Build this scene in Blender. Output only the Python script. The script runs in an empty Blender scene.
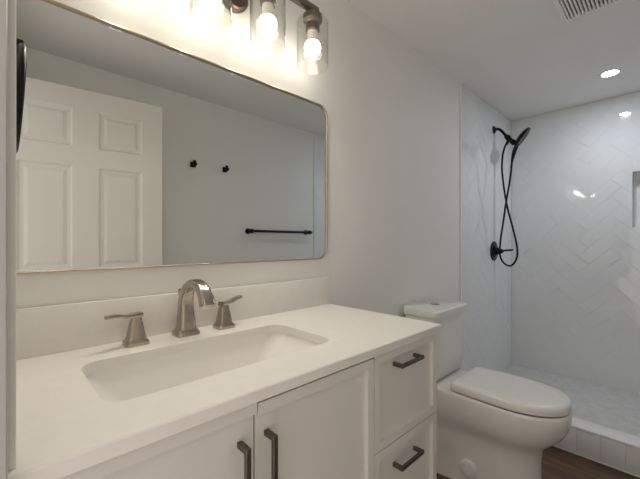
import bpy, bmesh, math, random
from mathutils import Vector, Matrix

PI = math.pi
R = math.radians
scene = bpy.context.scene
COL = scene.collection

# ------------------------------------------------------------------ camera
cam_data = bpy.data.cameras.new('camera')
cam = bpy.data.objects.new('camera', cam_data)
COL.objects.link(cam)
cam.location = (0.0, 0.0, 1.26)
cam.rotation_euler = (R(90), 0, R(46.2 - 90))
cam_data.sensor_fit = 'HORIZONTAL'
cam_data.sensor_width = 36.0
cam_data.lens = 339.0 / 640.0 * 36.0
cam_data.shift_y = 2.2 / 640.0
cam_data.clip_start = 0.02
scene.camera = cam

# ------------------------------------------------------------------ world: daylight of the hall beyond the doorway
world = bpy.data.worlds.new('hall_daylight')
scene.world = world
world.use_nodes = True
bg = world.node_tree.nodes['Background']
bg.inputs[0].default_value = (1.0, 0.90, 0.83, 1)
bg.inputs[1].default_value = 0.8

BULB_STRENGTH = 14.5
BULB_BEAM = 2.9          # watts thrown downwards by each bulb
BULB_COLOR = (1.0, 0.93, 0.78, 1)
DOWN_STRENGTH = 120.0
DOWN_BEAM = 9.5
DOWN_COLOR = (0.92, 1.0, 1.1, 1)

vs = scene.view_settings
scene.display_settings.display_device = 'sRGB'
vs.view_transform = 'Standard'
vs.look = 'None'
vs.gamma = 1.0
vs.use_curve_mapping = False
vs.exposure = 0.5
scene.cycles.max_bounces = 14
scene.cycles.diffuse_bounces = 8
scene.cycles.glossy_bounces = 8
scene.cycles.transparent_max_bounces = 24
scene.cycles.sample_clamp_indirect = 6.0

# ------------------------------------------------------------------ materials
MATS = {}
def mat(name, color, rough=0.5, metal=0.0, spec=0.5, bump=None, vary=0.0, vscale=3.0, coat=0.0):
    m = bpy.data.materials.new(name)
    m.use_nodes = True
    nt = m.node_tree
    b = nt.nodes['Principled BSDF']
    c = (color[0], color[1], color[2], 1)
    b.inputs['Base Color'].default_value = c
    b.inputs['Roughness'].default_value = rough
    b.inputs['Metallic'].default_value = metal
    b.inputs['Specular IOR Level'].default_value = spec
    b.inputs['Coat Weight'].default_value = coat
    tc = nt.nodes.new('ShaderNodeTexCoord')
    if vary > 0:
        n = nt.nodes.new('ShaderNodeTexNoise')
        n.inputs['Scale'].default_value = vscale
        n.inputs['Detail'].default_value = 4
        nt.links.new(tc.outputs['Object'], n.inputs['Vector'])
        r = nt.nodes.new('ShaderNodeValToRGB')
        r.color_ramp.elements[0].position = 0.3
        r.color_ramp.elements[1].position = 0.7
        r.color_ramp.elements[0].color = tuple(x * (1 - vary) for x in color) + (1,)
        r.color_ramp.elements[1].color = tuple(min(1, x * (1 + vary)) for x in color) + (1,)
        nt.links.new(n.outputs['Fac'], r.inputs['Fac'])
        nt.links.new(r.outputs['Color'], b.inputs['Base Color'])
    if bump:
        n = nt.nodes.new('ShaderNodeTexNoise')
        n.inputs['Scale'].default_value = bump[0]
        n.inputs['Detail'].default_value = 3
        nt.links.new(tc.outputs['Object'], n.inputs['Vector'])
        bp = nt.nodes.new('ShaderNodeBump')
        bp.inputs['Strength'].default_value = bump[1]
        bp.inputs['Distance'].default_value = 0.002
        nt.links.new(n.outputs['Fac'], bp.inputs['Height'])
        nt.links.new(bp.outputs['Normal'], b.inputs['Normal'])
    MATS[name] = m
    return m

M_wall = mat('wall_paint', (0.86, 0.85, 0.825), 0.55, bump=(260, 0.12), vary=0.01)
M_ceil = mat('ceiling_paint', (0.87, 0.86, 0.845), 0.7, bump=(200, 0.15), vary=0.01)
M_trim = mat('trim_paint', (0.80, 0.80, 0.79), 0.3, vary=0.01)
M_casing_shade = mat('casing_shade_grey', (0.47, 0.475, 0.465), 0.35, vary=0.01)  # casing darkened in its colour to stand in for shade on the doorway edge
M_door = mat('door_paint', (0.74, 0.715, 0.67), 0.4, vary=0.01)
M_tile = mat('white_glazed_tile', (0.80, 0.81, 0.82), 0.04, spec=0.85, bump=(7, 0.03), vary=0.015, vscale=2)
M_grout = mat('grey_white_grout', (0.76, 0.765, 0.77), 0.8, bump=(300, 0.2))
M_mos = mat('grey_mosaic', (0.62, 0.62, 0.605), 0.45, vary=0.10, vscale=14)
M_mosgrout = mat('pale_grout', (0.86, 0.86, 0.85), 0.85, bump=(300, 0.2))
M_quartz = mat('white_quartz', (0.80, 0.775, 0.74), 0.3, vary=0.02, vscale=30)
M_cab = mat('cabinet_paint', (0.72, 0.70, 0.67), 0.4, vary=0.01, bump=(180, 0.04))
M_dark = mat('dark_gap', (0.03, 0.028, 0.026), 0.8, vary=0.05)
M_nickel = mat('brushed_nickel', (0.45, 0.395, 0.34), 0.2, metal=1.0, vary=0.05, vscale=60)
M_bronze = mat('dark_bronze', (0.15, 0.128, 0.11), 0.36, metal=0.9, vary=0.06, vscale=50)
M_fixture = mat('aged_bronze', (0.20, 0.165, 0.135), 0.32, metal=0.9, vary=0.06, vscale=50)
M_black = mat('matte_black', (0.005, 0.005, 0.006), 0.38, spec=0.25, vary=0.05)
M_brass = mat('pale_brass', (0.52, 0.44, 0.34), 0.28, metal=1.0, vary=0.03, vscale=40)
M_mirror = mat('silvered_glass', (0.81, 0.835, 0.83), 0.0, metal=1.0)
M_porc = mat('white_porcelain', (0.82, 0.805, 0.78), 0.10, vary=0.01)
M_basin = mat('basin_porcelain', (0.86, 0.84, 0.81), 0.16, vary=0.01)
M_seat = mat('seat_plastic', (0.82, 0.80, 0.775), 0.22, vary=0.01)
M_plast = mat('white_plastic', (0.86, 0.86, 0.85), 0.4, vary=0.01)
M_bulbneck = mat('bulb_collar', (0.85, 0.82, 0.77), 0.4, vary=0.01)
M_chrome = mat('satin_chrome', (0.35, 0.34, 0.33), 0.22, metal=1.0, vary=0.03)

def emit(name, color, strength):
    m = bpy.data.materials.new(name)
    m.use_nodes = True
    nt = m.node_tree
    nt.nodes.remove(nt.nodes['Principled BSDF'])
    e = nt.nodes.new('ShaderNodeEmission')
    e.inputs[0].default_value = color
    e.inputs[1].default_value = strength
    nt.links.new(e.outputs[0], nt.nodes['Material Output'].inputs[0])
    return m
M_bulb = emit('lit_bulb', BULB_COLOR, BULB_STRENGTH)
M_led = emit('lit_led_lens', DOWN_COLOR, DOWN_STRENGTH)

def glass_mat():
    m = bpy.data.materials.new('clear_shade_glass')
    m.use_nodes = True
    nt = m.node_tree
    nt.nodes.remove(nt.nodes['Principled BSDF'])
    t = nt.nodes.new('ShaderNodeBsdfTransparent')
    t.inputs[0].default_value = (0.965, 0.965, 0.955, 1)
    g = nt.nodes.new('ShaderNodeBsdfGlossy')
    g.inputs['Roughness'].default_value = 0.02
    f = nt.nodes.new('ShaderNodeFresnel')
    geo = nt.nodes.new('ShaderNodeNewGeometry')
    ior = nt.nodes.new('ShaderNodeMath')      # 1.45 from either side of the thin wall
    ior.operation = 'MULTIPLY_ADD'
    ior.inputs[1].default_value = 1 / 1.45 - 1.45
    ior.inputs[2].default_value = 1.45
    nt.links.new(geo.outputs['Backfacing'], ior.inputs[0])
    nt.links.new(ior.outputs[0], f.inputs[0])
    mx = nt.nodes.new('ShaderNodeMixShader')
    nt.links.new(f.outputs[0], mx.inputs[0])
    nt.links.new(t.outputs[0], mx.inputs[1])
    nt.links.new(g.outputs[0], mx.inputs[2])
    nt.links.new(mx.outputs[0], nt.nodes['Material Output'].inputs[0])
    return m
M_glass = glass_mat()

def wood_mat():
    m = bpy.data.materials.new('brown_plank_floor')
    m.use_nodes = True
    nt = m.node_tree
    b = nt.nodes['Principled BSDF']
    b.inputs['Roughness'].default_value = 0.42
    tc = nt.nodes.new('ShaderNodeTexCoord')
    mp = nt.nodes.new('ShaderNodeMapping')
    mp.inputs['Rotation'].default_value = (0, 0, R(90))
    nt.links.new(tc.outputs['Object'], mp.inputs['Vector'])
    br = nt.nodes.new('ShaderNodeTexBrick')
    br.inputs['Scale'].default_value = 1.0
    br.inputs['Brick Width'].default_value = 1.2
    br.inputs['Row Height'].default_value = 0.16
    br.inputs['Mortar Size'].default_value = 0.0015
    br.inputs['Color1'].default_value = (0.105, 0.057, 0.028, 1)
    br.inputs['Color2'].default_value = (0.17, 0.095, 0.047, 1)
    br.inputs['Mortar'].default_value = (0.02, 0.013, 0.009, 1)
    nt.links.new(mp.outputs[0], br.inputs['Vector'])
    mp2 = nt.nodes.new('ShaderNodeMapping')
    mp2.inputs['Scale'].default_value = (48, 3.2, 1)
    nt.links.new(tc.outputs['Object'], mp2.inputs['Vector'])
    n = nt.nodes.new('ShaderNodeTexNoise')
    n.inputs['Scale'].default_value = 1.0
    n.inputs['Detail'].default_value = 6
    n.inputs['Roughness'].default_value = 0.65
    nt.links.new(mp2.outputs[0], n.inputs['Vector'])
    rp = nt.nodes.new('ShaderNodeValToRGB')
    rp.color_ramp.elements[0].position = 0.32
    rp.color_ramp.elements[0].color = (0.42, 0.40, 0.38, 1)
    rp.color_ramp.elements[1].position = 0.68
    rp.color_ramp.elements[1].color = (1.5, 1.45, 1.4, 1)
    nt.links.new(n.outputs['Fac'], rp.inputs['Fac'])
    mx = nt.nodes.new('ShaderNodeMix')
    mx.data_type = 'RGBA'
    mx.blend_type = 'MULTIPLY'
    mx.inputs[0].default_value = 1.0
    nt.links.new(br.outputs['Color'], mx.inputs[6])
    nt.links.new(rp.outputs['Color'], mx.inputs[7])
    nt.links.new(mx.outputs[2], b.inputs['Base Color'])
    return m
M_wood = wood_mat()

# ------------------------------------------------------------------ object helpers
def world_off(o):
    v = Vector((0, 0, 0))
    while o is not None:
        v = v + o.location
        o = o.parent
    return v

def obj(name, bm, m, parent=None, origin=None, sharp=38, smooth=True):
    """links bm (world coordinates) as ONE mesh object under parent"""
    off = Vector(origin) if origin is not None else Vector((0, 0, 0))
    base = world_off(parent) if parent is not None else Vector((0, 0, 0))
    bmesh.ops.translate(bm, verts=bm.verts, vec=-(off + base))
    bmesh.ops.recalc_face_normals(bm, faces=bm.faces)
    me = bpy.data.meshes.new(name)
    bm.to_mesh(me)
    bm.free()
    if smooth:
        for p in me.polygons:
            p.use_smooth = True
        me.set_sharp_from_angle(angle=R(sharp))
    for x in (m if isinstance(m, (list, tuple)) else [m]):
        me.materials.append(x)
    o = bpy.data.objects.new(name, me)
    COL.objects.link(o)
    o.location = off
    if parent is not None:
        o.parent = parent
    return o

def thing(name, label, cat, loc=(0, 0, 0), group=None):
    o = bpy.data.objects.new(name, None)
    o.empty_display_size = 0.05
    COL.objects.link(o)
    o.location = loc
    o['label'] = label
    o['category'] = cat
    if group:
        o['group'] = group
    return o

def struct(o, label=None):
    o['kind'] = 'structure'
    if label:
        o['label'] = label
    return o

# ------------------------------------------------------------------ mesh helpers
def NB():
    return bmesh.new()

def join(bm, src):
    me = bpy.data.meshes.new('tmp')
    src.to_mesh(me)
    src.free()
    bm.from_mesh(me)
    bpy.data.meshes.remove(me)

def box(bm, x0, x1, y0, y1, z0, z1, bev=0.0, seg=2, xf=None):
    b = bmesh.new()
    bmesh.ops.create_cube(b, size=1.0)
    bmesh.ops.scale(b, verts=b.verts, vec=(x1 - x0, y1 - y0, z1 - z0))
    bmesh.ops.translate(b, verts=b.verts, vec=((x0 + x1) / 2, (y0 + y1) / 2, (z0 + z1) / 2))
    if bev > 0:
        bmesh.ops.bevel(b, geom=list(b.edges), offset=bev, segments=seg, profile=0.5, affect='EDGES')
    if xf is not None:
        bmesh.ops.transform(b, matrix=xf, verts=b.verts)
    join(bm, b)
    return bm

def loft(bm, rings, cap0=True, cap1=True, closed=True):
    vr = [[bm.verts.new(p) for p in r] for r in rings]
    n = len(vr[0])
    for a, b in zip(vr[:-1], vr[1:]):
        for i in range(n if closed else n - 1):
            j = (i + 1) % n
            bm.faces.new((a[i], a[j], b[j], b[i]))
    if cap0:
        bm.faces.new(list(reversed(vr[0])))
    if cap1:
        bm.faces.new(vr[-1])
    return bm

def frame_of(d):
    d = d.normalized()
    up = Vector((0, 0, 1)) if abs(d.z) < 0.95 else Vector((1, 0, 0))
    s = d.cross(up).normalized()
    return s, s.cross(d).normalized()

def lathe(bm, base, axis, prof, seg=32, cap0=True, cap1=True):
    """prof: list of (distance along axis, radius)"""
    base = Vector(base)
    axis = Vector(axis).normalized()
    s, u = frame_of(axis)
    rings = []
    for t, r in prof:
        c = base + axis * t
        rings.append([c + (s * math.cos(2 * PI * i / seg) + u * math.sin(2 * PI * i / seg)) * max(r, 1e-4)
                      for i in range(seg)])
    return loft(bm, rings, cap0, cap1)

def catmull(pts, n=6):
    P = [Vector(p) for p in pts]
    P = [P[0] * 2 - P[1]] + P + [P[-1] * 2 - P[-2]]
    out = []
    for i in range(1, len(P) - 2):
        for k in range(n):
            t = k / n
            a, b, c, d = P[i - 1], P[i], P[i + 1], P[i + 2]
            out.append(0.5 * ((2 * b) + (c - a) * t + (2 * a - 5 * b + 4 * c - d) * t * t
                              + (3 * b - a - 3 * c + d) * t ** 3))
    out.append(P[-2])
    return out

def tube(bm, pts, r, seg=12, side=None, sec=None):
    """sweep a round (or given 2-D) section along pts; r is a number or list"""
    P = [Vector(p) for p in pts]
    rings = []
    s = None
    for i, p in enumerate(P):
        d = (P[min(i + 1, len(P) - 1)] - P[max(i - 1, 0)]).normalized()
        if side is not None:
            s = Vector(side)
        elif s is None:
            s, _ = frame_of(d)
        else:
            s = (s - d * s.dot(d)).normalized()
        u = s.cross(d).normalized()
        rr = r[i] if isinstance(r, (list, tuple)) else r
        if sec is None:
            ring = [p + (s * math.cos(2 * PI * k / seg) + u * math.sin(2 * PI * k / seg)) * rr for k in range(seg)]
        else:
            rx, ry = rr if isinstance(rr, tuple) else (rr, rr)
            ring = [p + s * (a * rx) + u * (b * ry) for a, b in sec]
        rings.append(ring)
    return loft(bm, rings)

def rrect(x0, x1, y0, y1, r, n=6):
    pts = []
    for cx, cy, a0 in ((x1 - r, y1 - r, 0), (x0 + r, y1 - r, 90), (x0 + r, y0 + r, 180), (x1 - r, y0 + r, 270)):
        for k in range(n + 1):
            a = R(a0 + 90 * k / n)
            pts.append((cx + r * math.cos(a), cy + r * math.sin(a)))
    return pts

SQ = rrect(-1, 1, -1, 1, 0.35, 3)

def clip_poly(poly, nx, ny, c):
    """keep nx*x+ny*y <= c"""
    out = []
    for i in range(len(poly)):
        p, q = poly[i], poly[(i + 1) % len(poly)]
        dp, dq = nx * p[0] + ny * p[1] - c, nx * q[0] + ny * q[1] - c
        if dp <= 0:
            out.append(p)
        if (dp < 0 < dq) or (dq < 0 < dp):
            t = dp / (dp - dq)
            out.append((p[0] + (q[0] - p[0]) * t, p[1] + (q[1] - p[1]) * t))
    return out

def clip_rect(poly, a0, a1, b0, b1):
    for n in ((1, 0, a1), (-1, 0, -a0), (0, 1, b1), (0, -1, -b0)):
        if len(poly) < 3:
            return []
        poly = clip_poly(poly, *n)
    return poly

def area(p):
    return 0.5 * sum(p[i][0] * p[(i + 1) % len(p)][1] - p[(i + 1) % len(p)][0] * p[i][1] for i in range(len(p)))

def inset(poly, d):
    """inset a convex CCW polygon by clipping with each shifted edge"""
    out = list(poly)
    for i in range(len(poly)):
        p, q = poly[i], poly[(i + 1) % len(poly)]
        ex, ey = q[0] - p[0], q[1] - p[1]
        l = math.hypot(ex, ey)
        if l < 1e-5:
            continue
        nx, ny = ey / l, -ex / l
        out = clip_poly(out, nx, ny, nx * p[0] + ny * p[1] - d)
        if len(out) < 3:
            return []
    return out

def tile_piece(bm, poly, fn, rng, gap=0.0012, edge=0.0017, drop=0.0014, tilt=0.004):
    """one tile: raised face + bevelled rim down to the grout"""
    if len(poly) < 3:
        return
    if area(poly) < 0:
        poly = poly[::-1]
    o = inset(poly, gap)
    if len(o) < 3 or abs(area(o)) < 3e-4:
        return
    cx = sum(p[0] for p in o) / len(o)
    cy = sum(p[1] for p in o) / len(o)
    tx, ty = rng.uniform(-tilt, tilt), rng.uniform(-tilt, tilt)
    lo, hi = [], []
    for p in o:
        l = math.hypot(p[0] - cx, p[1] - cy)
        k = max(0.2, 1 - edge * 1.3 / max(l, 1e-4))
        q = (cx + (p[0] - cx) * k, cy + (p[1] - cy) * k)
        lo.append(bm.verts.new(fn(p[0], p[1], -drop)))
        hi.append(bm.verts.new(fn(q[0], q[1], (q[0] - cx) * tx + (q[1] - cy) * ty)))
    n = len(o)
    f = bm.faces.new(hi)
    f.material_index = 0
    for i in range(n):
        j = (i + 1) % n
        f = bm.faces.new((lo[i], lo[j], hi[j], hi[i]))
        f.material_index = 0

def herringbone(bm, fn, a0, a1, b0, b1, oa, ob, hole=None, w=0.1, n=3, seed=1, tilt=0.004):
    """tiles in (a, b) wall coordinates; fn(a, b, height) -> world point"""
    rng = random.Random(seed)
    L = w * n
    s2 = math.sqrt(0.5)
    def tr(p, q):
        return (oa + (p - q) * s2, ob + (p + q) * s2)
    K = 60
    for j in range(-12, 13):
        for i in range(-K, K):
            px, py = i * w + j * L, i * w - j * L
            for (p0, p1, q0, q1) in ((px, px + L, py, py + w), (px, px + w, py + w, py + w + L)):
                poly = [tr(p0, q0), tr(p1, q0), tr(p1, q1), tr(p0, q1)]
                c = clip_rect(poly, a0, a1, b0, b1)
                if len(c) < 3:
                    continue
                if hole:
                    ha0, ha1, hb0, hb1 = hole
                    if len(clip_rect(c, ha0, ha1, hb0, hb1)) >= 3:
                        for reg in ((a0, ha0, b0, b1), (ha1, a1, b0, b1), (ha0, ha1, b0, hb0), (ha0, ha1, hb1, b1)):
                            pc = clip_rect(c, *reg)
                            if len(pc) >= 3:
                                tile_piece(bm, pc, fn, rng, tilt=tilt)
                        continue
                tile_piece(bm, c, fn, rng, tilt=tilt)

def quad(bm, pts, mi=0):
    f = bm.faces.new([bm.verts.new(p) for p in pts])
    f.material_index = mi
    return f

def beam(name, loc, aim, watts, color, angle, radius, parent):
    l = bpy.data.lights.new(name, 'SPOT')
    l.energy = watts
    l.color = color[:3]
    l.spot_size = R(angle)
    l.spot_blend = 1.0
    l.shadow_soft_size = radius
    o = bpy.data.objects.new(name, l)
    COL.objects.link(o)
    o.location = Vector(loc) - world_off(parent)
    o.rotation_euler = Vector(aim).to_track_quat('-Z', 'Y').to_euler()
    o.parent = parent
    return o

# ------------------------------------------------------------------ room dimensions
YW = 1.10          # mirror wall face
YO = -0.515        # opposite wall face
XE = 3.645         # shower end wall face (tile face at XT)
XT = 3.63
YT = 1.09          # tile face on the mirror wall
ZC = 2.434
XTILE = 2.50       # where the shower tile starts
ZS = 0.072         # shower floor
W = 0.12

# floor
bm = NB(); box(bm, -0.115, 2.62, YO - W, YW + W, -0.1, 0.0)
struct(obj('floor', bm, M_wood, smooth=False), 'dark brown wood plank floor')
bm = NB(); box(bm, -0.115, XE + W, YO - W, YW + W, ZC, ZC + 0.1)
struct(obj('ceiling', bm, M_ceil, smooth=False), 'plain white painted ceiling')
# mirror wall and opposite wall
bm = NB(); box(bm, -0.115, XE + W, YW, YW + W, -0.1, ZC)
wall_mirror = struct(obj('wall_front', bm, M_wall, smooth=False), 'off-white wall behind the mirror and toilet')
bm = NB(); box(bm, -0.115, XE + W, YO - W, YO, -0.1, ZC)
wall_opp = struct(obj('wall_opposite', bm, M_wall, smooth=False), 'off-white wall with hooks and towel bar, seen in the mirror')
# left wall with the doorway the camera stands in
DY0, DY1, DZ = -0.315, 0.53, 2.18
bm = NB()
box(bm, -0.115, 0.0, DY1, YW, 0, ZC)
box(bm, -0.115, 0.0, YO, DY0, 0, ZC)
box(bm, -0.115, 0.0, DY0, DY1, DZ, ZC)
struct(obj('wall_left', bm, M_wall, smooth=False), 'off-white wall with the doorway')
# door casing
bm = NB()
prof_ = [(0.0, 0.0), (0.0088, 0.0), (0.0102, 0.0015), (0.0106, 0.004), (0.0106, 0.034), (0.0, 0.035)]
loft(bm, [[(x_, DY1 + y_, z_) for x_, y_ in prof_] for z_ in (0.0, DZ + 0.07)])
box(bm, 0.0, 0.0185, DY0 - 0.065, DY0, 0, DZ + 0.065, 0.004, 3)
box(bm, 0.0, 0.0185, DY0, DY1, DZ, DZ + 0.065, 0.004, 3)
struct(obj('trim_1', bm, M_casing_shade), 'edge of the doorway at the left, coloured grey for the shade on it')
bm = NB(); box(bm, 0.0, 0.0193, DY1 + 0.036, DY1 + 0.10, 0, DZ + 0.10, 0.002, 2)
struct(obj('trim_2', bm, M_trim), 'white door casing at the left edge')

# shower end wall with niche
NY0, NY1, NZ0, NZ1 = -0.13, 0.2235, 1.376, 1.812     # niche extents
bm = NB()
box(bm, XE, XE + W, YO, YW, -0.1, NZ0)
box(bm, XE, XE + W, YO, YW, NZ1, ZC)
box(bm, XE, XE + W, NY1, YW, NZ0, NZ1)
box(bm, XE, XE + W, YO, NY0, NZ0, NZ1)
box(bm, XE + 0.09, XE + W, NY0, NY1, NZ0, NZ1)
wall_end = struct(obj('wall_back', bm, M_wall, smooth=False), 'end wall of the shower')

def tile_slab(name, parent, fn, a0, a1, b0, b1, oa, ob, hole=None, seed=1, tilt=0.004):
    bm = NB()
    herringbone(bm, fn, a0, a1, b0, b1, oa, ob, hole, seed=seed, tilt=tilt)
    g = -0.0012
    if hole:
        h0, h1, k0, k1 = hole
        regs = ((a0, h0, b0, b1), (h1, a1, b0, b1), (h0, h1, b0, k0), (h0, h1, k1, b1))
    else:
        regs = ((a0, a1, b0, b1),)
    for (p, q, r, s) in regs:
        quad(bm, [fn(p, r, g), fn(q, r, g), fn(q, s, g), fn(p, s, g)], 1)
    # side edges down to the wall
    for (p, r, q, s) in ((a0, b0, a0, b1), (a1, b0, a1, b1), (a0, b0, a1, b0), (a0, b1, a1, b1)):
        quad(bm, [fn(p, r, g), fn(q, s, g), fn(q, s, -0.0145), fn(p, r, -0.0145)], 1)
    if hole:
        for (p, r, q, s) in ((h0, k0, h0, k1), (h1, k0, h1, k1), (h0, k0, h1, k0), (h0, k1, h1, k1)):
            quad(bm, [fn(p, r, g), fn(q, s, g), fn(q, s, -0.0145), fn(p, r, -0.0145)], 0)
    return obj(name, bm, [M_tile, M_grout], parent, sharp=20, smooth=False)

# end wall: a = -y
tile_slab('herringbone_tile', wall_end, lambda a, b, h: Vector((XT - h, -a, b)),
          -YT, -YO - 0.012, ZS, ZC - 0.001, -0.50, 1.207, (-NY1, -NY0, NZ0, NZ1), seed=4, tilt=0.011)
# niche lining
bm = NB()
xb = XE + 0.088
quad(bm, [(xb, NY0, NZ0), (xb, NY1, NZ0), (xb, NY1, NZ1), (xb, NY0, NZ1)])
quad(bm, [(XE, NY1 - .001, NZ0), (xb, NY1 - .001, NZ0), (xb, NY1 - .001, NZ1), (XE, NY1 - .001, NZ1)])
quad(bm, [(XE, NY0 + .001, NZ0), (xb, NY0 + .001, NZ0), (xb, NY0 + .001, NZ1), (XE, NY0 + .001, NZ1)])
quad(bm, [(XE, NY0, NZ0 + .001), (xb, NY0, NZ0 + .001), (xb, NY1, NZ0 + .001), (XE, NY1, NZ0 + .001)])
quad(bm, [(XE, NY0, NZ1 - .001), (xb, NY0, NZ1 - .001), (xb, NY1, NZ1 - .001), (XE, NY1, NZ1 - .001)])
obj('niche_lining', bm, M_tile, wall_end, smooth=False)
# mirror wall tile: a = x
tile_slab('herringbone_tile', wall_mirror, lambda a, b, h: Vector((a, YT - h, b)),
          XTILE, XT, ZS, ZC - 0.001, 3.07, 1.262, seed=7, tilt=0.0015)
# edge trim of the tile
bm = NB(); box(bm, XTILE - 0.009, XTILE, YT - 0.0015, YW, 0.0, ZC - 0.001, 0.0012, 1)
obj('tile_edge_trim', bm, M_plast, wall_mirror)
# opposite wall tile
tile_slab('herringbone_tile', wall_opp, lambda a, b, h: Vector((-a, YO + 0.0135 + h, b)),
          -XT, -XTILE, ZS, ZC - 0.001, -3.07, 1.21, seed=9)
bm = NB(); box(bm, XTILE - 0.009, XTILE, YO, YO + 0.013, 0.0, ZC - 0.001, 0.0012, 1)
obj('tile_edge_trim', bm, M_plast, wall_opp)

# shower floor: slab + small hexagon mosaic
CX0, CX1, CZ = 2.487, 2.612, 0.165     # curb
bm = NB()
box(bm, CX1, XE + W, YO, YW, -0.1, ZS - 0.0012)
sh_floor = struct(obj('shower_floor', bm, M_mosgrout, smooth=False), 'grey mosaic shower floor')
bm = NB()
rng = random.Random(3)
hr = 0.0142
px, py = hr * math.sqrt(3), hr * 1.5
ny = int((YT - YO) / px) + 2
nx = int((XT - CX1) / py) + 2
for i in range(nx):
    for j in range(ny):
        cx = CX1 + 0.004 + i * py
        cy = YO + 0.012 + j * px + (px / 2 if i % 2 else 0)
        poly = [(cx + (hr - 0.0011) * math.cos(R(60 * k)), cy + (hr - 0.0011) * math.sin(R(60 * k))) for k in range(6)]
        poly = clip_rect(poly, CX1 + 0.001, XT - 0.001, YO + 0.013, YT - 0.001)
        if len(poly) < 3 or abs(area(poly)) < 3e-5:
            continue
        mx_, my_ = sum(p[0] for p in poly) / len(poly), sum(p[1] for p in poly) / len(poly)
        lo = [bm.verts.new((p[0], p[1], ZS - 0.0012)) for p in poly]
        hi = [bm.verts.new((mx_ + (p[0] - mx_) * 0.92, my_ + (p[1] - my_) * 0.92, ZS)) for p in poly]
        bm.faces.new(hi)
        for k in range(len(poly)):
            bm.faces.new((lo[k], lo[(k + 1) % len(poly)], hi[(k + 1) % len(poly)], hi[k]))
obj('hexagon_mosaic', bm, M_mos, sh_floor, smooth=False)

# shower curb: cap slab + upright tiles
bm = NB()
box(bm, CX0 - 0.003, CX1, YO, YT, CZ - 0.014, CZ, 0.003, 2)
curb = struct(obj('shower_curb', bm, M_plast), 'low white tiled shower curb')
bm = NB(); box(bm, CX0 + 0.006, CX1 - 0.001, YO, YT, 0.0, CZ - 0.0145)
obj('curb_core', bm, M_grout, curb, smooth=False)
bm = NB()
y = 0.396 + 0.108 * 6
while y > YO:
    y0, y1 = max(y - 0.108, YO + 0.001), min(y, YT)
    if y1 - y0 > 0.01:
        box(bm, CX0, CX0 + 0.008, y0 + 0.001, y1 - 0.001, 0.004, CZ - 0.0155, 0.0012, 2)
    y -= 0.108
obj('curb_tile', bm, M_tile, curb)
bm = NB(); box(bm, CX0 - 0.004, CX0 + 0.004, YO, YT, 0.0, 0.005, 0.0015, 1)
obj('caulk_line', bm, M_plast, curb)

# ------------------------------------------------------------------ door (open against the opposite wall, seen in the mirror)
def door_leaf():
    Wd, Hd, T = 0.842, 2.145, 0.035
    root = bpy.data.objects.new('door_1', None)
    COL.objects.link(root)
    struct(root, 'white six-panel door standing open, seen in the mirror')
    root['category'] = 'door'
    # local frame: x along the leaf from the hinge, y = thickness (front towards mirror at +y), z up
    bm = NB()
    cols = ((0.115, 0.358), (0.487, 0.725))
    rows = ((0.24, 0.86), (1.085, 1.692), (1.803, 2.03))
    xs = [0, 0.115, 0.358, 0.487, 0.725, Wd]
    # stiles and rails
    core = NB(); box(core, 0.002, Wd - 0.002, 0.010, T - 0.010, 0.012, Hd - 0.002); join(bm, core)
    for (a, b) in ((0, 0.115), (0.358, 0.487), (0.725, Wd)):
        box(bm, a, b, 0, T, 0.01, Hd)
    zs = [0.01, 0.24, 0.86, 1.085, 1.692, 1.803, 2.03, Hd]
    for k in range(0, 8, 2):
        for (a, b) in cols:
            box(bm, a, b, 0, T, zs[k], zs[k + 1])
    leaf = obj('leaf', bm, M_door, root, smooth=False)
    for (a, b) in cols:
        for (c, d) in rows:
            pb = NB()
            for side in (1, -1):
                yf = T if side > 0 else 0.0
                def ring(e, dep):
                    yy = yf - side * dep
                    return [(a + e, yy, c + e), (b - e, yy, c + e), (b - e, yy, d - e), (a + e, yy, d - e)]
                loft(pb, [ring(0.0, 0.0), ring(0.010, 0.0075), ring(0.026, 0.009), ring(0.045, 0.003)], cap0=False, cap1=True)
            obj('panel', pb, M_door, root, smooth=False)
    for z in (0.25, 1.05, 1.85):
        hb = NB(); lathe(hb, (-0.005, T + 0.004, z), (0, 0, 1), [(0, 0.006), (0.09, 0.006)], 12)
        obj('hinge', hb, M_black, root)
    for side in (1, -1):
        kb = NB()
        lathe(kb, (Wd - 0.065, T if side > 0 else 0, 0.95), (0, side, 0),
              [(0, 0.031), (0.007, 0.031), (0.009, 0.012), (0.03, 0.011), (0.036, 0.022), (0.05, 0.027), (0.06, 0.02), (0.063, 0.004)], 24)
        obj('knob', kb, M_black, root)
    root.location = (-0.026, -0.277 - T, 0.015)
    root.rotation_euler = (0, 0, math.atan2(0.091, 0.807))
    return root
door_leaf()

# ------------------------------------------------------------------ vanity cabinet
VX0, VX1 = 0.003, 1.090
YF = 0.560        # door and drawer faces
CT0, CT1 = 0.954, 0.978
van = thing('vanity_cabinet', 'off-white bathroom vanity cabinet with two doors and a drawer stack under the white countertop', 'cabinet', (0.55, 0.83, 0))
bm = NB()
T_ = 0.018
box(bm, VX0, VX0 + T_, YF + 0.022, YW - 0.002, 0.0, CT0 - 0.001)
box(bm, VX1 - T_, VX1, YF + 0.022, YW - 0.002, 0.0, CT0 - 0.001)
box(bm, 0.731, 0.731 + T_, YF + 0.024, YW - 0.002, 0.09, CT0 - 0.001)
box(bm, VX0 + T_, VX1 - T_, YF + 0.024, YW - 0.002, 0.09, 0.108)
box(bm, VX0 + T_, VX1 - T_, YW - 0.012, YW - 0.002, 0.0, CT0 - 0.001)
box(bm, VX0 + T_, VX1 - T_, YF + 0.075, YF + 0.09, 0.0, 0.09)
obj('body', bm, M_cab, van, smooth=False)
bm = NB()
box(bm, VX0 + 0.004, VX1 - 0.004, YF + 0.0195, YF + 0.023, 0.1, CT0 - 0.002)
obj('shadow_gap', bm, M_dark, van, smooth=False)
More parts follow.
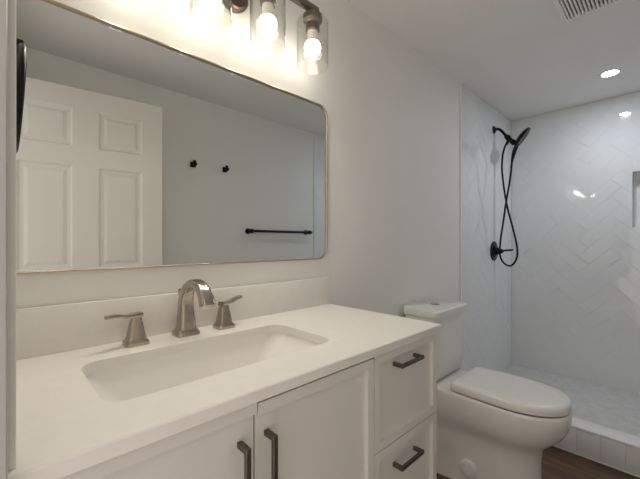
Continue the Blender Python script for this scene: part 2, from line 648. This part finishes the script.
RAIL, REC = 0.024, 0.0125

def shaker(name, x0, x1, z0, z1, left, right, top, bottom):
    bm = NB()
    xa = x0 + (RAIL if left else 0)
    xb_ = x1 - (RAIL if right else 0)
    za = z0 + (RAIL if bottom else 0)
    zb = z1 - (RAIL if top else 0)
    box(bm, x0, x1, YF + REC, YF + 0.019, z0, z1)
    if left: box(bm, x0, xa, YF, YF + REC, z0, z1)
    if right: box(bm, xb_, x1, YF, YF + REC, z0, z1)
    if top: box(bm, xa, xb_, YF, YF + REC, zb, z1)
    if bottom: box(bm, xa, xb_, YF, YF + REC, z0, za)
    bmesh.ops.remove_doubles(bm, verts=bm.verts, dist=1e-5)
    return obj(name, bm, M_cab, van, smooth=False)

def pull(parent, a, b):
    """square bar pull from a to b on the face, standing off towards -y"""
    bm = NB()
    a, b = Vector(a), Vector(b)
    t = 0.0055
    yb = YF + REC
    yf = 0.538
    lo = Vector((min(a.x, b.x) - t, 0, min(a.z, b.z) - t))
    hi = Vector((max(a.x, b.x) + t, 0, max(a.z, b.z) + t))
    box(bm, lo.x, hi.x, yf, yf + 0.009, lo.z, hi.z, 0.001, 1)
    for p in (a, b):
        box(bm, p.x - t, p.x + t, yf + 0.008, yb, p.z - t, p.z + t, 0.0008, 1)
    o = obj('handle', bm, M_bronze, parent)
    o['label'] = 'dark bronze square bar handle'

XS, XD = 0.369, 0.740
G = 0.0018
d1 = shaker('door', VX0 + 0.002, XS - G, 0.11, 0.950, True, False, True, True)
pull(d1, (0.336, 0, 0.8745), (0.336, 0, 0.734))
d2 = shaker('door', XS + G, XD - G, 0.11, 0.9445, False, True, True, True)
pull(d2, (0.397, 0, 0.8745), (0.397, 0, 0.734))
for (z0, z1, zp) in ((0.6825, 0.950, 0.900), (0.413, 0.6795, 0.604), (0.11, 0.410, 0.335)):
    dr = shaker('drawer', XD + G, VX1 - 0.001, z0, z1, True, True, True, True)
    pull(dr, (0.850, 0, zp), (0.963, 0, zp))

# ------------------------------------------------------------------ countertop with sink cut-out
CX_0, CX_1, CY0 = 0.003, 1.103, 0.549
hole = rrect(0.137, 0.703, 0.672, 0.945, 0.042, 8)
bm = NB()
def slab_with_hole(bm, x0, x1, y0, y1, z0, z1, hole, ch=0.0025):
    outer = rrect(x0, x1, y0, y1, 0.004, 2)
    def cap(z, oshrink):
        ov = [bm.verts.new((x0 + (p[0] - x0) , p[1], z)) for p in oshrink]
        hv = [bm.verts.new((p[0], p[1], z)) for p in hole]
        ed = [bm.edges.new((ov[i], ov[(i + 1) % len(ov)])) for i in range(len(ov))]
        ed += [bm.edges.new((hv[i], hv[(i + 1) % len(hv)])) for i in range(len(hv))]
        bmesh.ops.triangle_fill(bm, use_beauty=True, use_dissolve=False, edges=ed, normal=(0, 0, 1))
        return ov, hv
    small = rrect(x0 + ch, x1 - ch, y0 + ch, y1 - ch, 0.003, 2)
    to, th = cap(z1, small)
    bo, bh = cap(z0, outer)
    mid = [bm.verts.new((p[0], p[1], z1 - ch)) for p in outer]
    n = len(outer)
    for i in range(n):
        j = (i + 1) % n
        bm.faces.new((to[i], to[j], mid[j], mid[i]))
        bm.faces.new((mid[i], mid[j], bo[j], bo[i]))
    n = len(hole)
    for i in range(n):
        j = (i + 1) % n
        bm.faces.new((th[i], th[j], bh[j], bh[i]))
slab_with_hole(bm, CX_0, CX_1, CY0, YW - 0.001, CT0, CT1, hole)
ctop = obj('countertop', bm, M_quartz, origin=(0.55, 0.83, CT0), sharp=25)
ctop['label'] = 'white quartz countertop with a rectangular sink cut-out on the vanity'
ctop['category'] = 'countertop'
bm = NB(); box(bm, CX_0, 1.092, 1.080, YW - 0.001, CT1, 1.098, 0.0015, 2)
obj('backsplash', bm, M_quartz, ctop)

# undermount sink
sink = thing('sink_basin', 'white rectangular undermount sink set into the countertop below the faucet', 'sink', (0.42, 0.81, 0.80))
bm = NB()
def srect(e, z, r, ex=0.0):
    return [Vector((p[0], p[1], z)) for p in rrect(0.137 + e + ex, 0.703 - e - ex, 0.672 + e, 0.945 - e, r, 8)]
inner = [srect(-0.004, 0.9535, 0.046), srect(-0.003, 0.945, 0.045), srect(0.002, 0.92, 0.045, 0.010), srect(0.008, 0.88, 0.046, 0.036),
         srect(0.014, 0.85, 0.048, 0.056), srect(0.024, 0.832, 0.052, 0.066), srect(0.042, 0.820, 0.055, 0.075), srect(0.075, 0.815, 0.05, 0.09), srect(0.11, 0.8135, 0.02, 0.10)]
outer_r = [srect(0.10, 0.803, 0.03), srect(0.03, 0.806, 0.06), srect(0.006, 0.83, 0.055), srect(-0.008, 0.90, 0.05),
           srect(-0.014, 0.945, 0.05), srect(-0.016, 0.9535, 0.05)]
loft(bm, inner + [], cap0=False, cap1=True)
ob = NB(); loft(ob, outer_r, cap0=True, cap1=False)
join(bm, ob)
# rim between outer and inner
rb = NB(); loft(rb, [srect(-0.016, 0.9535, 0.05), srect(-0.004, 0.9535, 0.046)], False, False); join(bm, rb)
bmesh.ops.remove_doubles(bm, verts=bm.verts, dist=1e-5)
obj('basin', bm, M_basin, sink, sharp=60)
bm = NB(); lathe(bm, (0.425, 0.83, 0.8137), (0, 0, 1), [(0, 0.029), (0.002, 0.029), (0.003, 0.024), (0.001, 0.02), (0.004, 0.016), (0.005, 0.003)], 28)
obj('drain', bm, M_nickel, sink)

# ------------------------------------------------------------------ faucet
fx, fy = 0.421, 1.030
fau = thing('faucet', 'brushed nickel widespread faucet with arched spout and two lever handles behind the sink', 'faucet', (fx, fy, CT1))
path = [(fy, 0.992), (fy, 1.02), (fy + 0.001, 1.055), (fy - 0.002, 1.088), (fy - 0.018, 1.117), (fy - 0.048, 1.134),
        (fy - 0.084, 1.137), (fy - 0.118, 1.123), (fy - 0.138, 1.101), (fy - 0.148, 1.082)]
rad = [(0.0275, 0.0245), (0.0245, 0.022), (0.0215, 0.019), (0.0195, 0.017), (0.0180, 0.0150), (0.0172, 0.0138), (0.0172, 0.0135),
       (0.0180, 0.0142), (0.0195, 0.0155), (0.0205, 0.0165)]
P = catmull([(fx, y_, z_) for y_, z_ in path], 5)
rr = []
for k in range(len(P)):
    t = k / (len(P) - 1) * (len(rad) - 1)
    i = min(int(t), len(rad) - 2)
    f = t - i
    rr.append(tuple(rad[i][q] * (1 - f) + rad[i + 1][q] * f for q in (0, 1)))
bm = NB()
tube(bm, P, rr, side=(1, 0, 0), sec=rrect(-1, 1, -1, 1, 0.6, 5))
foot = NB()
loft(foot, [[Vector((fx + a * w_, fy + b * h_, z)) for a, b in SQ]
            for (w_, h_, z) in ((0.034, 0.031, CT1), (0.034, 0.031, 0.986), (0.0305, 0.0275, 0.991), (0.0280, 0.025, 0.996))])
join(bm, foot)
spout = obj('spout', bm, M_nickel, fau, sharp=45)
bm = NB(); lathe(bm, (fx - 0.004, fy + 0.030, CT1 + 0.012), (0, 0, 1), [(0, 0.003), (0.105, 0.003), (0.106, 0.0075), (0.122, 0.008), (0.125, 0.004)], 16)
obj('lift_rod', bm, M_nickel, fau)

def handle(cx, cy, tip):
    bm = NB()
    lv = ((0.029, CT1), (0.029, CT1 + 0.008), (0.0255, CT1 + 0.0125), (0.022, CT1 + 0.018), (0.0175, CT1 + 0.045),
          (0.0125, CT1 + 0.070), (0.0115, CT1 + 0.075))
    loft(bm, [[Vector((cx + a * s, cy + b * s, z)) for a, b in SQ] for s, z in lv])
    h = obj('handle', bm, M_nickel, fau, sharp=30)
    bm = NB()
    d = Vector((tip[0] - cx, tip[1] - cy, 0))
    n = d.normalized()
    s = Vector((-n.y, n.x, 0))
    z0 = CT1 + 0.079
    pts = [Vector((cx, cy, z0)) - n * 0.013, Vector((cx, cy, z0)) + n * 0.004, Vector((cx, cy, z0 + 0.001)) + d * 0.35,
           Vector((cx, cy, z0 + 0.007)) + d * 0.65, Vector((cx, cy, z0 + tip[2])) + d]
    Q = catmull(pts, 5)
    rs = []
    for k in range(len(Q)):
        t = k / (len(Q) - 1)
        rs.append((0.0135 - 0.004 * t, 0.0068 - 0.0022 * t))
    tube(bm, Q, rs, side=s, sec=SQ)
    obj('lever', bm, M_nickel, h, sharp=30)
handle(0.281, 1.027, (0.205, 1.000, 0.009))
handle(0.545, 1.026, (0.618, 1.046, 0.012))

# ------------------------------------------------------------------ mirror
MX0, MX1, MZ0, MZ1, MR = 0.002, 1.090, 1.182, 1.871, 0.05
mir = thing('wall_mirror', 'large rounded rectangular mirror with thin brass frame above the vanity', 'mirror', (0.546, YW, MZ0))
def mring(e, y):
    out = []
    for p in rrect(MX0 + e, MX1 - e, MZ0 + e, MZ1 - e, MR - e, 10):
        x = p[0]
        if x < 0.2:                      # tighter corners where the mirror meets the left wall
            x = MX0 + e + (x - MX0 - e) * 0.25
        out.append(Vector((x, y, p[1])))
    return out
bm = NB()
loft(bm, [mring(0.004, 1.0925), mring(0.004, YW - 0.001)], True, True)
obj('mirror_glass', bm, M_mirror, mir, smooth=False)
bm = NB()
loft(bm, [mring(0, YW - 0.0005), mring(0, 1.0855), mring(0.001, 1.0845), mring(0.004, 1.0845), mring(0.005, 1.0855), mring(0.005, 1.0925)], False, False)
obj('frame', bm, M_brass, mir, sharp=50)

# ------------------------------------------------------------------ vanity light
LY = 0.985
LXs = (0.271, 0.481, 0.691, 0.904)
lam = thing('vanity_light', 'four-light bronze vanity fixture with clear glass cylinder shades above the mirror', 'lamp', (0.615, YW, 2.145))
bm = NB()
lathe(bm, (0.615, YW, 2.148), (0, -1, 0), [(0, 0.062), (0.012, 0.062), (0.014, 0.058), (0.02, 0.056), (0.024, 0.050), (0.024, 0.01)], 40)
obj('backplate', bm, M_fixture, lam, sharp=30)
bm = NB(); box(bm, 0.604, 0.626, LY - 0.004, YW - 0.02, 2.168, 2.190, 0.002, 2)
obj('arm', bm, M_fixture, lam)
bm = NB(); box(bm, 0.232, 0.930, LY - 0.012, LY + 0.012, 2.165, 2.189, 0.002, 2)
obj('crossbar', bm, M_fixture, lam)
for x in LXs:
    ZT = 2.168
    bm = NB()
    lathe(bm, (x, LY, ZT), (0, 0, -1), [(0, 0.012), (0.012, 0.012), (0.014, 0.033), (0.018, 0.038), (0.040, 0.038), (0.045, 0.034),
                                        (0.048, 0.030), (0.052, 0.0275), (0.078, 0.0275), (0.080, 0.025), (0.080, 0.016)], 32)
    obj('socket', bm, M_fixture, lam, sharp=30)
    bm = NB()
    lathe(bm, (x, LY, 2.132), (0, 0, -1),
          [(0, 0.040), (0.0, 0.056), (0.004, 0.0612), (0.010, 0.0625), (0.182, 0.0625), (0.1835, 0.0615), (0.182, 0.0605),
           (0.012, 0.0605), (0.007, 0.056), (0.004, 0.040)], 48, cap0=False, cap1=False)
    obj('lamp_shade', bm, M_glass, lam, sharp=50)
    bm = NB()
    lathe(bm, (x, LY, 2.089), (0, 0, -1), [(0, 0.020), (0.02, 0.0205), (0.028, 0.0195), (0.041, 0.0235), (0.045, 0.025)], 28, True, True)
    col_ = obj('bulb', bm, M_bulbneck, lam)
    bm = NB()
    prof = []
    c, r = 0.0650, 0.0320
    a0 = math.asin(0.025 / r)
    for k in range(0, 17):
        a = a0 + (PI - a0) * k / 16
        prof.append((c - r * math.cos(a), max(r * math.sin(a), 0.0006)))
    lathe(bm, (x, LY, 2.089), (0, 0, -1), prof, 28)
    obj('globe', bm, M_bulb, col_, sharp=80)
    beam('bulb_light', (x, LY, 1.985), (0, -0.42, -1), BULB_BEAM, BULB_COLOR, 155, 0.03, lam)

# ------------------------------------------------------------------ toilet
TX = 1.895
toi = thing('toilet', 'white skirted elongated toilet with closed lid between the vanity and the shower', 'toilet', (TX, 0.75, 0))
def outline(hm, hr_, yf, ym, yr, n=14, rc=0.03, pw=2.25):
    """egg outline: front semi-superellipse + tapering sides + rounded rear corners (half list mirrored)"""
    half = []
    for k in range(n + 1):
        a = (PI / 2) * k / n
        ca, sa = math.cos(a), math.sin(a)
        half.append((hm * sa ** (2 / pw), ym - (ym - yf) * ca ** (2 / pw)))
    for k in range(1, 7):
        t = k / 6
        s = t * t * (3 - 2 * t)
        half.append((hm + (hr_ - hm) * s, ym + (yr - rc - ym) * t))
    for k in range(1, 5):
        a = (PI / 2) * k / 4
        half.append((hr_ - rc + rc * math.cos(a), yr - rc + rc * math.sin(a)))
    full = half + [(-x, y) for x, y in reversed(half[1:])]
    return [(TX + x, y) for x, y in full]
def oring(z, *a, **k):
    return [Vector((p[0], p[1], z)) for p in outline(*a, **k)]
bm = NB()
YR = 1.075
rings = [oring(0.0, 0.130, 0.165, 0.434, 0.62, YR), oring(0.012, 0.130, 0.165, 0.434, 0.62, YR),
         oring(0.03, 0.124, 0.160, 0.438, 0.62, YR), oring(0.12, 0.119, 0.158, 0.442, 0.62, YR),
         oring(0.20, 0.119, 0.160, 0.442, 0.62, YR), oring(0.25, 0.124, 0.164, 0.434, 0.61, YR),
         oring(0.285, 0.137, 0.169, 0.420, 0.60, YR), oring(0.315, 0.157, 0.174, 0.386, 0.59, YR),
         oring(0.35, 0.174, 0.178, 0.352, 0.58, YR), oring(0.39, 0.184, 0.181, 0.331, 0.575, YR),
         oring(0.43, 0.189, 0.183, 0.322, 0.575, YR), oring(0.462, 0.190, 0.183, 0.320, 0.575, YR),
         oring(0.4735, 0.188, 0.181, 0.323, 0.575, YR), oring(0.4765, 0.184, 0.177, 0.328, 0.575, YR - .004)]
well = [oring(0.4768, 0.178, 0.150, 0.336, 0.575, 0.80, rc=0.05), oring(0.470, 0.170, 0.142, 0.346, 0.575, 0.79, rc=0.05),
        oring(0.455, 0.160, 0.132, 0.358, 0.575, 0.78, rc=0.05), oring(0.40, 0.12, 0.10, 0.41, 0.575, 0.74, rc=0.05), oring(0.33, 0.06, 0.05, 0.50, 0.575, 0.68, rc=0.03)]
loft(bm, rings + well)
bmesh.ops.triangulate(bm, faces=[f for f in bm.faces if len(f.verts) > 4])
bowl = obj('bowl', bm, M_porc, toi, sharp=60)
# seat ring (thin) and lid
bm = NB()
sr = [oring(0.4775, 0.160, 0.150, 0.375, 0.575, 0.78), oring(0.479, 0.148, 0.138, 0.370, 0.575, 0.785), oring(0.483, 0.148, 0.138, 0.370, 0.575, 0.785),
      oring(0.4838, 0.144, 0.134, 0.375, 0.575, 0.78)]
loft(bm, sr)
obj('seat', bm, M_seat, toi, sharp=60)
bm = NB()
lr = [oring(0.4840, 0.184, 0.174, 0.328, 0.575, 0.813), oring(0.4850, 0.187, 0.177, 0.324, 0.575, 0.816), oring(0.498, 0.188, 0.178, 0.323, 0.575, 0.817),
      oring(0.514, 0.187, 0.177, 0.325, 0.575, 0.816), oring(0.521, 0.182, 0.172, 0.331, 0.575, 0.811), oring(0.5255, 0.172, 0.162, 0.343, 0.575, 0.80),
      oring(0.5275, 0.13, 0.125, 0.39, 0.575, 0.76), oring(0.5285, 0.07, 0.07, 0.46, 0.60, 0.71)]
loft(bm, lr)
obj('lid', bm, M_seat, toi, sharp=60)
for s in (-1, 1):
    bm = NB(); lathe(bm, (TX + s * 0.075 - 0.02, 0.827, 0.4875), (1, 0, 0), [(0, 0.010), (0.04, 0.010)], 16)
    obj('hinge', bm, M_seat, toi)
# tank
bm = NB()
def trr(e, y0, z, r):
    return [Vector((p[0], p[1], z)) for p in rrect(1.704 + e, 2.100 - e, y0 + e, 1.082, r, 6)]
loft(bm, [trr(0.050, 0.92, 0.4775, 0.03), trr(0.046, 0.92, 0.489, 0.03), trr(0.010, 0.896, 0.491, 0.03), trr(0.007, 0.893, 0.496, 0.032), trr(0.004, 0.891, 0.60, 0.032), trr(0.003, 0.890, 0.75, 0.03), trr(0.002, 0.888, 0.842, 0.03)])
obj('tank', bm, M_porc, toi, sharp=50)
bm = NB()
loft(bm, [trr(0.004, 0.885, 0.8445, 0.014), trr(-0.005, 0.881, 0.8455, 0.014), trr(-0.006, 0.880, 0.875, 0.014), trr(-0.001, 0.885, 0.885, 0.014), trr(0.006, 0.890, 0.887, 0.012)])
obj('tank_lid', bm, M_porc, toi, sharp=30)
bm = NB(); lathe(bm, (1.896, 0.985, 0.887), (0, 0, 1), [(0, 0.026), (0.003, 0.026), (0.004, 0.022), (0.0045, 0.002)], 28)
fb = obj('flush_button', bm, M_chrome, toi, sharp=30)
# bolt cover on the skirt
bm = NB(); lathe(bm, (1.7585, 0.735, 0.092), (-1, -0.12, 0), [(-0.010, 0.041), (0.0055, 0.041), (0.0085, 0.0385), (0.0095, 0.030), (0.010, 0.002)], 28)
obj('bolt_cover', bm, M_plast, toi, sharp=50)

# ------------------------------------------------------------------ shower head set (arm, diverter, hand shower, hose)
SX = 3.155
sh = thing('hand_shower_set', 'matte black shower arm with round hand shower and looping hose high on the tiled wall', 'shower head', (SX, YT, 2.245))
bm = NB(); lathe(bm, (SX, YT + 0.001, 2.240), (0, -1, 0), [(0, 0.034), (0.004, 0.034), (0.012, 0.026), (0.017, 0.014), (0.02, 0.012)], 32)
obj('flange', bm, M_black, sh, sharp=40)
bm = NB(); tube(bm, catmull([(SX, 1.08, 2.240), (SX, 1.055, 2.238), (SX, 1.028, 2.217), (SX, 0.994, 2.168), (SX, 0.975, 2.145)], 5), 0.0115, 14)
obj('arm', bm, M_black, sh)
bm = NB(); dv = Vector((0, -0.66, -0.75)).normalized()
lathe(bm, (SX, 0.994, 2.166), dv, [(0, 0.015), (0.004, 0.019), (0.02, 0.022), (0.036, 0.022), (0.040, 0.017), (0.07, 0.017), (0.074, 0.022), (0.104, 0.022), (0.110, 0.013)], 24)
lathe(bm, (SX, 0.968, 2.132), Vector((0, 0.5, -1)), [(0, 0.013), (0.025, 0.013), (0.029, 0.0115), (0.05, 0.0115)], 16)
obj('diverter', bm, M_black, sh, sharp=35)
# hand shower: disc + neck + handle
c0 = Vector((SX + 0.004, 0.868, 2.122))
nrm = Vector((0.22, -0.78, -0.60)).normalized()
bm = NB()
lathe(bm, c0 - nrm * 0.014, nrm, [(-0.016, 0.02), (-0.012, 0.05), (-0.003, 0.076), (0.005, 0.088), (0.010, 0.090), (0.019, 0.090), (0.023, 0.086), (0.024, 0.076), (0.022, 0.073), (0.022, 0.01)], 40)
hand = obj('hand_shower', bm, M_black, sh, sharp=35)
bm = NB()
hp = catmull([(SX + 0.002, 0.905, 2.075), (SX, 0.918, 2.045), (SX, 0.930, 2.005), (SX, 0.940, 1.965), (SX, 0.945, 1.935)], 5)
tube(bm, hp, [0.0155 + 0.003 * math.sin(PI * min(1, k / (len(hp) - 1) * 1.2)) - 0.006 * (k / (len(hp) - 1)) for k in range(len(hp))], 16)
obj('grip', bm, M_black, hand)
hose = [(SX, 0.990, 2.095), (SX + 0.002, 1.005, 2.062), (SX + 0.004, 1.020, 1.995), (SX + 0.006, 1.024, 1.86), (SX + 0.008, 0.992, 1.60), (SX + 0.008, 0.940, 1.37),
        (SX + 0.008, 0.910, 1.22), (SX + 0.006, 0.912, 1.12), (SX + 0.004, 0.955, 1.056), (SX - 0.004, 1.008, 1.078), (SX - 0.006, 1.038, 1.15),
        (SX - 0.006, 1.034, 1.26), (SX - 0.008, 1.008, 1.45), (SX - 0.010, 0.984, 1.62), (SX - 0.006, 0.962, 1.76), (SX - 0.002, 0.949, 1.89), (SX, 0.945, 1.94)]
bm = NB(); tube(bm, catmull(hose, 8), 0.0078, 12)
obj('hose', bm, M_black, sh)

# ------------------------------------------------------------------ shower valve
vz = 1.178
val = thing('shower_valve', 'matte black round shower valve with lever knob low on the tiled wall', 'valve', (SX, YT, vz))
bm = NB(); lathe(bm, (SX, YT + 0.001, vz), (0, -1, 0), [(0, 0.085), (0.006, 0.085), (0.011, 0.078), (0.012, 0.055), (0.018, 0.045), (0.022, 0.036)], 48)
obj('escutcheon', bm, M_black, val, sharp=30)
bm = NB(); lathe(bm, (SX, YT - 0.02, vz), (0, -1, 0), [(0, 0.033), (0.012, 0.033), (0.018, 0.026), (0.04, 0.021), (0.05, 0.018), (0.058, 0.010)], 32)
tube(bm, [(SX, YT - 0.06, vz + 0.003), (SX + 0.01, YT - 0.10, vz + 0.008), (SX + 0.02, YT - 0.148, vz + 0.012)], [0.009, 0.008, 0.0075], 12)
obj('lever', bm, M_black, val, sharp=35)

# ------------------------------------------------------------------ ceiling: exhaust vent, recessed light
vx1, vy1, vsz = 2.185, 0.412, 0.31
vx0, vy0 = vx1 - vsz, vy1 - vsz
ven = thing('exhaust_vent', 'white square slatted exhaust vent on the ceiling', 'vent', ((vx0 + vx1) / 2, (vy0 + vy1) / 2, ZC))
bm = NB()
def vring(e, z):
    return [(vx0 + e, vy0 + e, z), (vx1 - e, vy0 + e, z), (vx1 - e, vy1 - e, z), (vx0 + e, vy1 - e, z)]
loft(bm, [vring(0, ZC), vring(0.001, ZC - 0.004), vring(0.012, ZC - 0.018), vring(0.030, ZC - 0.020), vring(0.031, ZC - 0.003)], False, False)
obj('frame', bm, M_plast, ven, smooth=False)
bm = NB(); box(bm, vx0 + 0.03, vx1 - 0.03, vy0 + 0.03, vy1 - 0.03, ZC - 0.0025, ZC - 0.0005)
obj('dark_interior', bm, M_dark, ven, smooth=False)
n_sl = 17
pitch = (vsz - 0.06) / n_sl
for k in range(n_sl):
    yy = vy0 + 0.03 + pitch * (k + 0.5)
    bm = NB(); box(bm, vx0 + 0.029, vx1 - 0.029, yy - 0.0042, yy + 0.0042, ZC - 0.0185, ZC - 0.003, 0.001, 1)
    obj('slat', bm, M_plast, ven)
rl = thing('recessed_light', 'lit round recessed downlight in the shower ceiling', 'ceiling light', (3.09, 0.306, ZC))
bm = NB()
lathe(bm, (3.09, 0.306, ZC), (0, 0, -1), [(0, 0.062), (0.003, 0.061), (0.005, 0.055), (0.004, 0.046), (0.002, 0.045)], 40, False, False)
obj('trim_ring', bm, M_plast, rl, sharp=40)
bm = NB(); lathe(bm, (3.09, 0.306, ZC - 0.0015), (0, 0, -1), [(0, 0.046), (0.001, 0.046), (0.0018, 0.03), (0.002, 0.002)], 40)
obj('lens', bm, M_led, rl)
beam('downlight_beam', (3.09, 0.306, ZC - 0.006), (0, 0, -1), DOWN_BEAM, DOWN_COLOR, 160, 0.045, rl)

# ------------------------------------------------------------------ opposite wall: hooks and towel bar; left wall: towel ring
for hx, lab in ((1.158, 'small black wall hook nearer the open door, seen in the mirror'),
                (1.441, 'small black wall hook nearer the towel bar, seen in the mirror')):
    hk = thing('robe_hook', lab, 'hook', (hx, YO, 1.885), 'black hooks on the opposite wall')
    bm = NB(); box(bm, hx - 0.022, hx + 0.022, YO, YO + 0.010, 1.863, 1.907, 0.004, 2)
    obj('mounting_plate', bm, M_black, hk)
    bm = NB()
    lathe(bm, (hx, YO + 0.009, 1.885), (0, 1, 0), [(0, 0.009), (0.025, 0.009), (0.028, 0.017), (0.038, 0.018), (0.040, 0.014)], 20)
    box(bm, hx - 0.012, hx + 0.012, YO + 0.03, YO + 0.042, 1.885, 1.916, 0.003, 2)
    obj('peg', bm, M_black, hk, sharp=35)
tb = thing('towel_bar', 'long black towel bar on the opposite wall, seen in the mirror', 'towel bar', (2.04, YO, 1.355))
BX0, BX1, BZ = 1.672, 2.375, 1.357
bm = NB(); tube(bm, [(BX0 - 0.012, YO + 0.062, BZ), (BX1 + 0.035, YO + 0.062, BZ)], 0.0125, 16)
obj('rail', bm, M_black, tb)
for x in (BX0, BX1):
    bm = NB(); lathe(bm, (x, YO, BZ), (0, 1, 0), [(0, 0.026), (0.008, 0.026), (0.011, 0.013), (0.045, 0.013), (0.05, 0.02), (0.075, 0.02), (0.078, 0.015)], 24)
    obj('post', bm, M_black, tb, sharp=35)
tr = thing('towel_ring', 'black towel ring on the left wall, half hidden by the door casing', 'towel ring', (0, 0.80, 1.60))
bm = NB(); box(bm, 0.0, 0.012, 0.775, 0.825, 1.578, 1.628, 0.003, 2)
box(bm, 0.010, 0.037, 0.788, 0.812, 1.590, 1.614, 0.003, 2)
obj('bracket', bm, M_black, tr)
bm = NB()
rp = []
for k in range(41):
    a = 2 * PI * k / 40
    yk, zk = 0.80 + 0.088 * math.sin(a), 1.510 + 0.088 * math.cos(a)
    t = (1.598 - zk) / 0.176
    rp.append((0.034 - 0.010 * t, yk, zk))
tube(bm, rp, 0.006, 10)
obj('ring', bm, M_black, tr)
